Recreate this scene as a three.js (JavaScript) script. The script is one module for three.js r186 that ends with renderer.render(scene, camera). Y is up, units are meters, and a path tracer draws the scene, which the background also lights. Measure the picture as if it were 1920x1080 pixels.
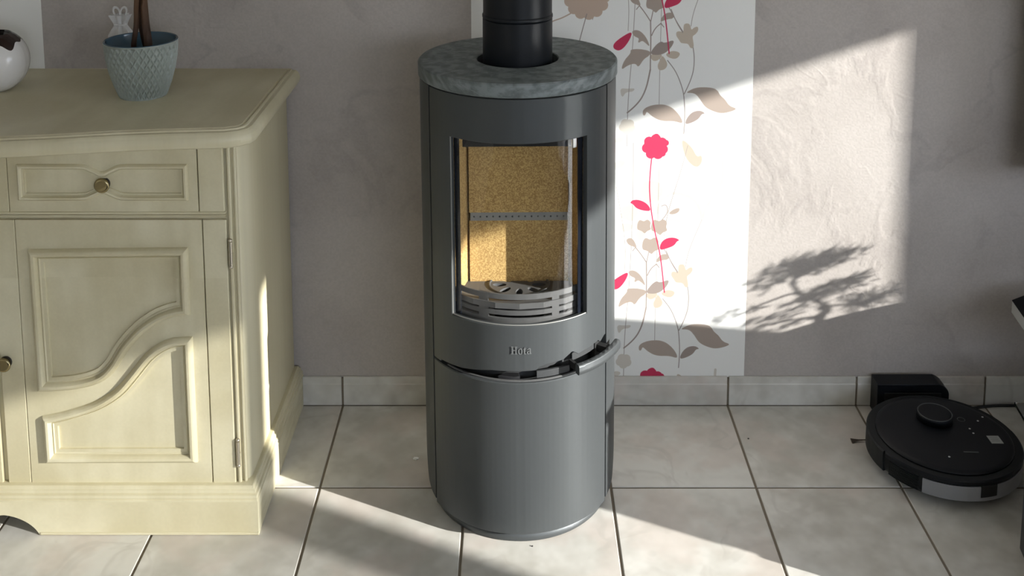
import * as THREE from 'three';
import { mergeGeometries, toCreasedNormals } from 'three/addons/utils/BufferGeometryUtils.js';
import { RoundedBoxGeometry } from 'three/addons/geometries/RoundedBoxGeometry.js';
import { TextGeometry } from 'three/addons/geometries/TextGeometry.js';
import { FontLoader } from 'three/addons/loaders/FontLoader.js';

// ------------------------------------------------------------------ camera, sky, sun, exposure
const scene = new THREE.Scene();
const W = 1920, H = 1080, FOCAL = 2004.2, PX = 964.1, PY = -114.0, PITCH = 0.1358;
const camera = new THREE.PerspectiveCamera(2 * Math.atan(H / 2 / FOCAL) * 180 / Math.PI, W / H, 0.05, 100);
camera.position.set(0, 1.5765, 2.5977);
camera.rotation.set(-PITCH, 0, 0);
camera.setViewOffset(W, H, W / 2 - PX, H / 2 - PY, W, H);        // a lens shifted down, as in the photograph
camera.updateProjectionMatrix();
scene.add(camera);

const SUN = new THREE.Vector3(0.904, 0.307, 0.427);               // towards the sun
const sun = new THREE.DirectionalLight(new THREE.Color(1.0, 0.99, 0.955), 10.5);
sun.position.copy(SUN).multiplyScalar(9).add(new THREE.Vector3(0.6, 0.5, 0.5));
sun.target.position.set(0.6, 0.5, 0.5);
sun.castShadow = true; sun.shadow.radius = 1; sun.shadow.mapSize.set(4096, 4096);
Object.assign(sun.shadow.camera, { left: -5, right: 5, top: 4, bottom: -4, near: 0.5, far: 20 });
scene.add(sun, sun.target);

function skyTexture() {
  const w = 128, h = 64, d = new Float32Array(w * h * 4);
  for (let j = 0; j < h; j++) for (let i = 0; i < w; i++) {
    const el = (j + 0.5) / h * Math.PI - Math.PI / 2, s = Math.sin(el), k = (j * w + i) * 4;
    const t = Math.pow(Math.max(0, s), 0.45);
    const up = [1.0 + (0.42 - 1.0) * t, 1.0 + (0.62 - 1.0) * t, 1.0 + (0.98 - 1.0) * t];
    const c = s >= 0 ? up : [0.5, 0.49, 0.46];
    d[k] = c[0]; d[k + 1] = c[1]; d[k + 2] = c[2]; d[k + 3] = 1;
  }
  const t = new THREE.DataTexture(d, w, h, THREE.RGBAFormat, THREE.FloatType);
  t.mapping = THREE.EquirectangularReflectionMapping; t.magFilter = THREE.LinearFilter; t.minFilter = THREE.LinearFilter;
  t.needsUpdate = true; return t;
}
scene.background = skyTexture();
scene.backgroundIntensity = 5.8;

const renderer = new THREE.WebGLRenderer({ antialias: true });
renderer.toneMapping = THREE.LinearToneMapping;
renderer.toneMappingExposure = 1.08;
renderer.shadowMap.enabled = true;

// ------------------------------------------------------------------ helpers
const V = (x, y, z) => new THREE.Vector3(x, y, z);
const D2R = Math.PI / 180;
let seed = 7;
const rnd = () => { seed = (seed * 1664525 + 1013904223) >>> 0; return seed / 4294967296; };
const taken = new Map();
function numbered(name) {
  const n = taken.get(name) ?? 0; taken.set(name, n + 1);
  return n ? `${name}_${String(n).padStart(3, '0')}` : name;
}
function prep(g) {
  let r = g.index ? g.toNonIndexed() : g;
  const keep = new THREE.BufferGeometry();
  keep.setAttribute('position', r.getAttribute('position'));
  if (r.getAttribute('normal')) keep.setAttribute('normal', r.getAttribute('normal')); else keep.computeVertexNormals();
  keep.setAttribute('uv', r.getAttribute('uv') ?? new THREE.BufferAttribute(new Float32Array(r.getAttribute('position').count * 2), 2));
  return keep;
}
const merge = (...gs) => mergeGeometries(gs.flat().map(prep));
const move = (g, x, y, z) => { g.translate(x, y, z); return g; };
function mesh(name, geo, mat) {
  const m = new THREE.Mesh(Array.isArray(geo) ? merge(geo) : geo, mat);
  m.name = name; m.castShadow = m.receiveShadow = true; return m;
}
function part(parent, name, geo, mat, label) {
  const used = parent.children.filter((c) => c.name.replace(/_\d{3}$/, '') === name).length;
  const m = mesh(used ? `${name}_${String(used).padStart(3, '0')}` : name, geo, mat);
  if (label) m.userData.label = label;
  parent.add(m); return m;
}
function thing(name, label, category, pos = [0, 0, 0], turn = 0, group) {
  const o = new THREE.Group(); o.name = numbered(name); scene.add(o);
  o.position.set(...pos); o.rotation.y = turn; o.userData = { label, category };
  if (group) o.userData.group = group;
  return o;
}
function single(name, label, category, geo, mat, pos, group) {
  const m = mesh(numbered(name), geo, mat); m.position.set(...pos); scene.add(m);
  m.userData = { label, category }; if (group) m.userData.group = group; return m;
}
function struct(name) { const g = new THREE.Group(); g.name = name; g.userData.kind = 'structure'; scene.add(g); return g; }

// triangles -> geometry, turned outwards
function solid(tris, uvs, crease = 0.5) {
  const p = new Float32Array(tris.length * 3); let vol = 0;
  for (let i = 0; i < tris.length; i += 3) {
    const [a, b, c] = [tris[i], tris[i + 1], tris[i + 2]];
    vol += a.x * (b.y * c.z - b.z * c.y) - a.y * (b.x * c.z - b.z * c.x) + a.z * (b.x * c.y - b.y * c.x);
  }
  const u = new Float32Array(tris.length * 2);
  for (let i = 0; i < tris.length; i += 3) {
    const o = vol < 0 ? [0, 2, 1] : [0, 1, 2];
    for (let k = 0; k < 3; k++) { const s = i + o[k], v = tris[s]; p.set([v.x, v.y, v.z], (i + k) * 3); if (uvs) u.set(uvs[s], (i + k) * 2); }
  }
  const g = new THREE.BufferGeometry();
  g.setAttribute('position', new THREE.BufferAttribute(p, 3)); g.setAttribute('uv', new THREE.BufferAttribute(u, 2));
  g.computeVertexNormals();
  return crease > 0 ? toCreasedNormals(g, crease) : g;
}
// a skin over rings of equal length; ring closed, path closed or capped
function skin(rings, { loop = false, crease = 0.5, ringOpen = false } = {}) {
  const t = [], uv = [], n = rings[0].length, m = rings.length;
  const quad = (a, b, c, d, ua, ub, uc, ud) => { t.push(a, b, c, a, c, d); uv.push(ua, ub, uc, ua, uc, ud); };
  const lenR = [0]; for (let i = 1; i <= m; i++) lenR.push(lenR[i - 1] + rings[i % m][0].distanceTo(rings[i - 1][0]));
  const lenC = [0]; for (let k = 1; k <= n; k++) lenC.push(lenC[k - 1] + rings[0][k % n].distanceTo(rings[0][k - 1]));
  for (let i = 0; i < (loop ? m : m - 1); i++) for (let k = 0; k < (ringOpen ? n - 1 : n); k++) {
    const A = rings[i], B = rings[(i + 1) % m], k2 = (k + 1) % n;
    quad(A[k], B[k], B[k2], A[k2], [lenR[i], lenC[k]], [lenR[i + 1], lenC[k]], [lenR[i + 1], lenC[k + 1]], [lenR[i], lenC[k + 1]]);
  }
  if (!loop && !ringOpen) for (const [R, f] of [[rings[0], 1], [rings[m - 1], -1]]) {
    const c = R.reduce((s, v) => s.add(v), V(0, 0, 0)).divideScalar(n);
    for (let k = 0; k < n; k++) { const a = R[k], b = R[(k + 1) % n]; f > 0 ? t.push(c, a, b) : t.push(c, b, a); uv.push([0, 0], [0, 0], [0, 0]); }
  }
  return solid(t, uv, crease);
}
// offsets of a closed outline [[x, y]...]; positive is outwards
function offsetOutline(pts, d) {
  let area = 0; const n = pts.length;
  for (let i = 0; i < n; i++) { const [a, b] = [pts[i], pts[(i + 1) % n]]; area += a[0] * b[1] - b[0] * a[1]; }
  const s = area > 0 ? 1 : -1;
  return pts.map((p, i) => {
    const q = pts[(i + n - 1) % n], r = pts[(i + 1) % n];
    const u = [p[0] - q[0], p[1] - q[1]], w = [r[0] - p[0], r[1] - p[1]], lu = Math.hypot(...u), lw = Math.hypot(...w);
    const n1 = [u[1] / lu * s, -u[0] / lu * s], n2 = [w[1] / lw * s, -w[0] / lw * s];
    const k = d / Math.max(0.35, 1 + n1[0] * n2[0] + n1[1] * n2[1]);
    return [p[0] + (n1[0] + n2[0]) * k, p[1] + (n1[1] + n2[1]) * k];
  });
}
function trimmed(outline, d) {
  const ins = offsetOutline(outline, -d), n = outline.length;
  const dist = (p) => { let m = 9; for (let i = 0; i < n; i++) { const a = outline[i], b = outline[(i + 1) % n], ex = b[0] - a[0], ey = b[1] - a[1], t = Math.max(0, Math.min(1, ((p[0] - a[0]) * ex + (p[1] - a[1]) * ey) / (ex * ex + ey * ey || 1))); m = Math.min(m, Math.hypot(p[0] - a[0] - ex * t, p[1] - a[1] - ey * t)); } return m; };
  return outline.filter((_, i) => dist(ins[i]) > d * 0.96);
}
// a slab: an outline in x,z; stations [offset, y] from the top face down to the bottom face
function slab(outline, stations, crease = 0.6) {
  const t = [], uv = [];
  const rings = stations.map(([d, y]) => offsetOutline(outline, d).map(([x, z]) => V(x, y, z)));
  for (let i = 0; i + 1 < rings.length; i++) for (let k = 0; k < outline.length; k++) {
    const k2 = (k + 1) % outline.length, q = [rings[i][k], rings[i + 1][k], rings[i + 1][k2], rings[i][k], rings[i + 1][k2], rings[i][k2]];
    t.push(...q); for (const v of q) uv.push([v.x, v.z]);
  }
  let area = 0; for (let i = 0; i < outline.length; i++) { const [a, b] = [outline[i], outline[(i + 1) % outline.length]]; area += a[0] * b[1] - b[0] * a[1]; }
  const tri = THREE.ShapeUtils.triangulateShape(outline.map(([x, y]) => new THREE.Vector2(x, y)), []);
  for (const [ring, up] of [[rings[0], 1], [rings[rings.length - 1], 0]]) for (const f of tri) {
    const [a, b, c] = f.map((j) => ring[j]);
    const ny = (b.z - a.z) * (c.x - a.x) - (b.x - a.x) * (c.z - a.z);
    const q = (ny > 0) === !!up ? [a, b, c] : [a, c, b];
    t.push(...q); for (const v of q) uv.push([v.x, v.z]);
  }
  // side winding to match the caps
  const nSide = (rings.length - 1) * outline.length * 6;
  if (area < 0) for (let i = 0; i < nSide; i += 3) { [t[i + 1], t[i + 2]] = [t[i + 2], t[i + 1]]; [uv[i + 1], uv[i + 2]] = [uv[i + 2], uv[i + 1]]; }
  return solid(t, uv, crease);
}
// a curved plate about the y axis; angles in degrees from +z towards +x
function curved(th0, th1, y0, y1, r0, r1, { n = 48, c = 0.0012, crease = 0.45 } = {}) {
  const f0 = typeof y0 === 'function' ? y0 : () => y0, f1 = typeof y1 === 'function' ? y1 : () => y1, rings = [];
  for (let i = 0; i <= n; i++) {
    const th = th0 + (th1 - th0) * i / n, s = Math.sin(th * D2R), k = Math.cos(th * D2R), a = f0(th), b = f1(th);
    rings.push([[r0, a], [r1 - c, a], [r1, a + c], [r1, b - c], [r1 - c, b], [r0, b]].map(([r, y]) => V(r * s, y, r * k)));
  }
  return skin(rings, { crease });
}
const polyline = (pts) => (t) => { for (let i = 1; i < pts.length; i++) if (t <= pts[i][0]) { const [a, b] = [pts[i - 1], pts[i]]; return a[1] + (b[1] - a[1]) * (t - a[0]) / (b[0] - a[0]); } return pts[pts.length - 1][1]; };
// a moulding that runs round a closed outline in x,y on the plane z; profile [inset, height]
function moulding(outline, profile, z) {
  const rings = profile.map(([d, h]) => offsetOutline(outline, -d).map(([x, y]) => V(x, y, z + h)));
  const n = outline.length, back = [offsetOutline(outline, -profile[profile.length - 1][0]).map(([x, y]) => V(x, y, z - 0.006)), outline.map(([x, y]) => V(x, y, z - 0.006))];
  const all = [...rings, ...back], t = [], uv = [];
  for (let i = 0; i < all.length; i++) for (let k = 0; k < n; k++) {
    const A = all[i], B = all[(i + 1) % all.length], k2 = (k + 1) % n, q = [A[k], B[k], B[k2], A[k], B[k2], A[k2]];
    t.push(...q); for (const v of q) uv.push([v.x, v.y]);
  }
  return solid(t, uv, 0.55);
}
const lathe = (pts, n = 64) => new THREE.LatheGeometry(pts.map(([r, y]) => new THREE.Vector2(r, y)), n);
const rbox = (w, h, d, r = 0.003, s = 2) => new RoundedBoxGeometry(w, h, d, s, Math.min(r, w / 2.01, h / 2.01, d / 2.01));
const box = (x0, x1, y0, y1, z0, z1, r = 0) => move(r ? rbox(x1 - x0, y1 - y0, z1 - z0, r) : new THREE.BoxGeometry(x1 - x0, y1 - y0, z1 - z0), (x0 + x1) / 2, (y0 + y1) / 2, (z0 + z1) / 2);
function planar(g, u, v, s = 1, du = 0, dv = 0) {
  const p = g.getAttribute('position'), a = new Float32Array(p.count * 2), get = { x: (i) => p.getX(i), y: (i) => p.getY(i), z: (i) => p.getZ(i) };
  for (let i = 0; i < p.count; i++) a.set([get[u](i) * s + du, get[v](i) * s + dv], i * 2);
  g.setAttribute('uv', new THREE.BufferAttribute(a, 2)); return g;
}
const tube = (pts, r, n = 32, k = 10, closed = false) => new THREE.TubeGeometry(new THREE.CatmullRomCurve3(pts.map((p) => V(...p)), closed, 'centripetal'), n, r, k, closed);
function taperTube(pts, radii, n = 24, k = 10) {
  const c = new THREE.CatmullRomCurve3(pts.map((p) => V(...p)), false, 'centripetal'), fr = c.computeFrenetFrames(n, false), rings = [];
  for (let i = 0; i <= n; i++) {
    const t = i / n, p = c.getPoint(t), f = t * (radii.length - 1), j = Math.min(radii.length - 2, Math.floor(f)), r = radii[j] + (radii[j + 1] - radii[j]) * (f - j), ring = [];
    for (let q = 0; q < k; q++) { const a = q / k * 2 * Math.PI; ring.push(p.clone().addScaledVector(fr.normals[i], Math.cos(a) * r).addScaledVector(fr.binormals[i], Math.sin(a) * r)); }
    rings.push(ring);
  }
  return skin(rings, { crease: 1.2 });
}

// ------------------------------------------------------------------ textures
function noiseGrid(cells, sd) {
  const g = new Float32Array(cells * cells); let s = sd * 2654435761 >>> 0;
  for (let i = 0; i < g.length; i++) { s = (s * 1664525 + 1013904223) >>> 0; g[i] = s / 4294967296; }
  return (u, v) => {                                              // periodic value noise on 0..1
    const x = u * cells, y = v * cells, i = Math.floor(x), j = Math.floor(y), fx = x - i, fy = y - j;
    const sx = fx * fx * (3 - 2 * fx), sy = fy * fy * (3 - 2 * fy), at = (a, b) => g[((b % cells + cells) % cells) * cells + (a % cells + cells) % cells];
    return (at(i, j) * (1 - sx) + at(i + 1, j) * sx) * (1 - sy) + (at(i, j + 1) * (1 - sx) + at(i + 1, j + 1) * sx) * sy;
  };
}
function fbm(cells, oct, sd) {
  const ns = Array.from({ length: oct }, (_, k) => noiseGrid(cells << k, sd + k * 17));
  return (u, v) => { let a = 0, w = 0.5, t = 0; for (const n of ns) { a += n(u, v) * w; t += w; w *= 0.55; } return a / t; };
}
function dataTexture(size, fn, srgb) {
  const d = new Uint8Array(size * size * 4);
  for (let j = 0; j < size; j++) for (let i = 0; i < size; i++) {
    const c = fn(i / size, j / size), k = (j * size + i) * 4;
    for (let q = 0; q < 3; q++) d[k + q] = Math.max(0, Math.min(255, Math.round((Array.isArray(c) ? c[q] : c) * 255)));
    d[k + 3] = 255;
  }
  const t = new THREE.DataTexture(d, size, size, THREE.RGBAFormat);
  t.wrapS = t.wrapT = THREE.RepeatWrapping; t.magFilter = THREE.LinearFilter; t.minFilter = THREE.LinearFilter;
  if (srgb) t.colorSpace = THREE.SRGBColorSpace;
  t.needsUpdate = true; return t;
}
const mixc = (a, b, t) => a.map((x, i) => x + (b[i] - x) * t);
const step = (a, b, x) => { const t = Math.max(0, Math.min(1, (x - a) / (b - a))); return t * t * (3 - 2 * t); };

const A1 = fbm(4, 5, 3), A2 = fbm(9, 4, 11), A3 = fbm(5, 6, 29), A4 = noiseGrid(256, 41), A5 = fbm(3, 4, 61);
const wx = fbm(4, 3, 71), wy = fbm(4, 3, 83);
const plasterMap = dataTexture(1024, (u, v) => {
  const q = 0.10, a = A1(u + wx(u, v) * q, v + wy(u, v) * q), b = A2(u, v);
  let c = mixc([0.664, 0.633, 0.607], [0.712, 0.683, 0.657], step(0.25, 0.75, a));
  const r = 1 - Math.abs(2 * A3(u + wx(u, v) * 0.2, v * 0.8 + wy(u, v) * 0.15) - 1);
  c = mixc(c, [0.615, 0.585, 0.565], 0.35 * step(0.9, 0.99, r) * step(0.4, 0.6, b));
  const gr = (A4(u, v) - 0.5) * 0.03; return c.map((x) => x + gr);
}, true);
const plasterBump = dataTexture(1024, (u, v) => {
  const r = 1 - Math.abs(2 * A3(u + wx(u, v) * 0.2, v * 0.8 + wy(u, v) * 0.15) - 1), r2 = 1 - Math.abs(2 * A2(u + wy(u, v) * 0.2, v + wx(u, v) * 0.2) - 1);
  return 0.30 * A1(u, v) + 0.35 * step(0.86, 1, r) * step(0.35, 0.6, A5(u, v)) + 0.2 * step(0.88, 1, r2) * step(0.5, 0.7, A1(v, u)) + 0.10 * A4(u, v);
});
const M1 = fbm(3, 5, 101), M2 = fbm(5, 5, 131), M3 = fbm(4, 4, 151), M4 = fbm(24, 3, 171);
const marbleMap = dataTexture(1024, (u, v) => {
  const a = M1(u + M3(u, v) * 0.2, v + M3(v, u) * 0.2), b = M2(u, v);
  let c = mixc([0.745, 0.73, 0.69], [0.845, 0.835, 0.805], step(0.3, 0.7, a * 0.7 + M4(u, v) * 0.3));
  c = mixc(c, [0.80, 0.755, 0.715], 0.6 * step(0.52, 0.7, b));
  const r = 1 - Math.abs(2 * M2(u + M1(u, v) * 0.35, v + M3(u, v) * 0.35) - 1);
  c = mixc(c, [0.70, 0.68, 0.645], 0.28 * step(0.88, 0.99, r) * step(0.42, 0.6, M1(v, u)));
  const g = (M4(u, v) - 0.5) * 0.05; return c.map((x) => x + g);
}, true);
const stoneN = fbm(18, 5, 201), stoneB = fbm(4, 4, 221);
const stoneMap = dataTexture(512, (u, v) => {
  let c = mixc([0.36, 0.385, 0.385], [0.50, 0.53, 0.53], step(0.3, 0.7, stoneN(u, v) * 0.8 + stoneB(u, v) * 0.2));
  const r = 1 - Math.abs(2 * stoneB(u * 1 + stoneN(u, v) * 0.15, v) - 1); c = mixc(c, [0.62, 0.64, 0.64], 0.35 * step(0.93, 1, r)); return c;
}, true);
const vermN = noiseGrid(128, 301), vermB = noiseGrid(256, 311), vermL = fbm(6, 3, 321);
const vermMap = dataTexture(512, (u, v) => {
  const s = vermN(u, v) * 0.55 + vermB(u, v) * 0.45; return mixc(mixc([0.60, 0.47, 0.27], [0.80, 0.68, 0.44], step(0.25, 0.75, s)), [0.72, 0.60, 0.40], 0.3 * vermL(u, v));
}, true);
const paintN = fbm(6, 4, 401), paintS = fbm(3, 3, 421), paintG = noiseGrid(200, 431);
const creamMap = dataTexture(512, (u, v) => {                      // brushed cream lacquer with faint streaks along one direction
  const a = paintN(u * 1, v * 1), st = paintN(u * 2, v * 0.25 + 0.3); let c = mixc([0.80, 0.765, 0.635], [0.86, 0.83, 0.71], step(0.3, 0.7, 0.5 * a + 0.5 * st));
  c = mixc(c, [0.745, 0.70, 0.55], 0.35 * step(0.6, 0.75, paintS(u, v))); return c.map((x) => x + (paintG(u, v) - 0.5) * 0.015);
}, true);
const grainBump = dataTexture(256, (u, v) => 0.5 + (noiseGridA(u, v) - 0.5) * 0.8);
function noiseGridA(u, v) { return (noiseGridA.n ??= noiseGrid(128, 441))(u, v); }
const barkN = fbm(4, 4, 501);
const barkMap = dataTexture(256, (u, v) => mixc([0.20, 0.13, 0.085], [0.40, 0.29, 0.19], step(0.3, 0.7, barkN(u, v * 1))), true);

// the printed strip: one pattern repeat, 0.703 m wide, 0.628 m high; positions measured on the wall in metres
const STRIP_L = -0.1065, STRIP_R = 0.5965, REP = 0.6283;
function floralTexture() {
  const PXM = 1400, w = Math.round((STRIP_R - STRIP_L) * PXM), h = Math.round(REP * PXM);
  const cv = document.createElement('canvas'); cv.width = w; cv.height = h; const g = cv.getContext('2d');
  g.fillStyle = '#ecebe6'; g.fillRect(0, 0, w, h);
  // local units of the drawing: u to the right, v downwards, 0.4758 mm each; (0, 0) is x = 0.2116, y = 0.5839 on the wall
  const U = 0.0004719, X0 = 0.2128, Y0 = 0.5905;
  const P = (x, y) => [(X0 + x * U - STRIP_L) * PXM, (REP - (Y0 - y * U)) * PXM];
  const taupe = '#a99a8e', taupe2 = '#9a8c84', beige = '#c0aa98', cream = '#c2b4a2', pale = '#d0c9bd', red = '#c42f55', vein = '#958b84', line = '#a1978f';
  const path = (pts) => { const q = pts.map(([x, y]) => P(x, y)); g.beginPath(); g.moveTo((q[0][0] + q[q.length - 1][0]) / 2, (q[0][1] + q[q.length - 1][1]) / 2); for (let i = 0; i < q.length; i++) { const n = q[(i + 1) % q.length]; g.quadraticCurveTo(q[i][0], q[i][1], (q[i][0] + n[0]) / 2, (q[i][1] + n[1]) / 2); } g.closePath(); };
  const leaf = (c, pts) => { path(pts); g.fillStyle = c; g.fill(); };
  const stem = (c, wd, pts) => { const q = pts.map(([x, y]) => P(x, y)); g.beginPath(); g.moveTo(...q[0]); for (let i = 1; i < q.length - 1; i++) g.quadraticCurveTo(q[i][0], q[i][1], (q[i][0] + q[i + 1][0]) / 2, (q[i][1] + q[i + 1][1]) / 2); g.lineTo(...q[q.length - 1]); g.strokeStyle = c; g.lineWidth = wd; g.lineCap = 'round'; g.stroke(); };
  const bloom = (c, x, y, r, n, ro, ph = 0) => { for (let i = 0; i < n; i++) { const a = ph + i / n * 2 * Math.PI, [px, py] = P(x + Math.cos(a) * ro, y + Math.sin(a) * ro); g.beginPath(); g.arc(px, py, r * U * PXM, 0, 7); g.fillStyle = c; g.fill(); } const [px, py] = P(x, y); g.beginPath(); g.arc(px, py, ro * U * PXM, 0, 7); g.fill(); };
  const all = () => {
    // very pale background motifs
    bloom(pale, 168, 150, 26, 5, 22); bloom(pale, 150, -330, 24, 5, 20, 0.4); bloom(pale, 285, 30, 34, 6, 30);
    leaf(pale, [[205, 260], [240, 240], [262, 275], [240, 310], [215, 300]]); leaf(pale, [[110, 220], [150, 205], [190, 215], [180, 250], [140, 262]]);
    leaf(pale, [[60, -250], [110, -275], [140, -260], [110, -235]]); leaf(pale, [[70, -120], [120, -150], [150, -130], [110, -95], [80, -90]]);
    stem(pale, 9, [[400, 40], [470, 45], [530, 90], [555, 150], [560, 185]]); stem(pale, 8, [[665, -20], [640, 40], [600, 90], [575, 130], [565, 185]]); stem(pale, 9, [[655, -280], [650, -180], [672, -80], [660, -10]]);
    stem(pale, 7, [[320, 150], [325, 90], [370, 55], [400, 40]]); stem(pale, 5, [[380, 190], [420, 190], [460, 210]]);
    leaf(cream, [[440, -268], [500, -215], [525, -160], [550, -175], [555, -140], [540, -110], [515, -105], [475, -140], [450, -200]]);
    leaf(pale, [[110, 790], [150, 795], [190, 790], [180, 810], [140, 812], [125, 840], [115, 830]]);
    stem(line, 2, [[560, 190], [540, 240], [505, 330], [485, 400], [478, 455]]); stem(line, 2, [[420, -10], [380, 130], [362, 230], [360, 280]]);
    // long thin lines
    stem(line, 2.2, [[185, -240], [187, 100], [183, 320], [172, 600], [152, 850], [150, 1110]]); stem(line, 1.8, [[95, 0], [130, 180], [152, 340], [148, 480]]);
    stem(line, 1.8, [[325, -130], [322, 300], [318, 690], [318, 900]]); stem(line, 2, [[475, -225], [455, -130], [400, 60], [375, 150], [362, 250]]);
    stem(line, 2, [[30, 0], [10, 250], [-40, 420]]); stem(line, 2, [[-70, 600], [-130, 790], [-170, 1000]]);
    // dahlia with its stems
    bloom(beige, -70, 300, 30, 13, 92); stem(vein, 3, [[-70, 390], [-105, 520], [-130, 640]]);
    stem(beige, 5, [[-300, 300], [-325, 400], [-310, 500], [-260, 620]]); stem(beige, 4.5, [[-130, 372], [-190, 410], [-260, 430], [-305, 480]]);
    // beige flower, main stem and the three large leaves
    stem(vein, 3, [[452, 1040], [458, 960], [450, 840], [440, 790], [405, 700], [358, 640]]); stem(vein, 3, [[450, 822], [490, 740], [502, 640], [490, 560]]); stem(vein, 2.5, [[360, 355], [400, 430], [440, 490]]);
    leaf(cream, [[438, 462], [442, 442], [466, 440], [476, 455], [480, 478], [494, 462], [514, 456], [518, 478], [502, 500], [486, 508], [492, 540], [496, 572], [478, 576], [466, 550], [446, 548], [426, 546], [416, 528], [400, 506], [402, 484], [424, 482], [436, 490], [440, 478]]);
    leaf(taupe, [[452, 818], [505, 788], [560, 785], [605, 790], [628, 805], [640, 830], [668, 852], [690, 888], [735, 903], [700, 920], [648, 930], [600, 915], [560, 893], [535, 850], [505, 815]]);
    leaf(taupe, [[232, 940], [232, 905], [285, 880], [365, 880], [425, 930], [452, 988], [400, 970], [330, 972], [280, 945], [252, 915], [246, 940]]);
    leaf(taupe2, [[455, 990], [468, 950], [498, 918], [540, 912], [566, 930], [545, 932], [530, 960], [490, 982]]);
    leaf(cream, [[262, 612], [300, 600], [335, 610], [310, 640], [280, 645]]); leaf(cream, [[345, 605], [385, 585], [430, 600], [405, 635], [362, 625]]); leaf(cream, [[330, 610], [350, 640], [360, 665], [345, 690], [312, 695], [305, 665], [318, 640]]);
    // curved dark stem with its leaves
    stem(taupe2, 5, [[150, 925], [205, 880], [248, 800], [268, 690]]); stem(taupe2, 4, [[268, 690], [268, 600], [268, 520], [265, 430]]); stem(taupe2, 3.5, [[265, 430], [240, 390], [205, 345]]); stem(taupe2, 3, [[266, 430], [278, 370]]);
    stem(taupe2, 3.5, [[272, 505], [285, 470], [320, 440]]); stem(taupe2, 3, [[320, 440], [335, 460]]); stem(taupe2, 3, [[205, 345], [190, 365]]);
    leaf(taupe, [[150, 300], [180, 288], [200, 310], [215, 350], [190, 340], [165, 330]]); leaf(taupe, [[312, 435], [330, 395], [360, 380], [388, 388], [386, 415], [350, 418]]);
    leaf(taupe, [[112, 695], [128, 640], [165, 600], [160, 580], [215, 578], [270, 590], [262, 615], [232, 632], [205, 680], [190, 655], [150, 665]]);
    leaf(taupe2, [[262, 605], [295, 555], [325, 535], [338, 548], [395, 526], [378, 570], [340, 605], [300, 612]]);
    leaf(taupe, [[165, 480], [205, 474], [245, 515], [266, 570], [240, 545], [222, 532], [206, 545], [200, 540], [208, 520], [178, 510]]);
    // taupe blossoms
    for (const [x, y, s] of [[248, 226, 1], [330, 230, 1.15], [285, 335, 1.2]]) leaf(taupe, [[-36, -20], [-22, -40], [0, -26], [18, -42], [40, -24], [32, 0], [42, 18], [18, 26], [6, 44], [-12, 24], [-38, 20]].map(([a, b]) => [x + a * s, y + b * s]));
    leaf(taupe, [[378, 155], [400, 132], [440, 118], [438, 145], [405, 160]]); stem(taupe2, 3, [[342, 112], [362, 100], [376, 125], [372, 155], [345, 190]]);
    stem(taupe2, 2.5, [[372, 365], [395, 425], [435, 490]]);
    // red stem, leaves and flower
    stem(red, 4, [[285, -170], [272, -40], [280, 100], [305, 250], [340, 380], [366, 602]]);
    leaf(red, [[288, 140], [268, 100], [225, 76], [185, 76], [170, 95], [186, 98], [205, 125], [245, 138]]); leaf(red, [[334, 362], [340, 320], [370, 292], [415, 288], [445, 305], [428, 310], [415, 335], [375, 352]]);
    leaf(red, [[170, 480], [162, 520], [130, 570], [100, 590], [70, 575], [72, 550], [105, 520]]);
    bloom(red, 301, -218, 27, 7, 44, 0.3); bloom(red, 309, -222, 17, 5, 52, 0.9);
  };
  const per = REP / U;
  for (const k of [-1, 0, 1]) { g.save(); g.translate(0, k * per * U * PXM); all(); g.restore(); }
  const t = new THREE.CanvasTexture(cv); t.colorSpace = THREE.SRGBColorSpace; t.wrapS = t.wrapT = THREE.RepeatWrapping; return t;
}
const floralMap = floralTexture();

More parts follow.
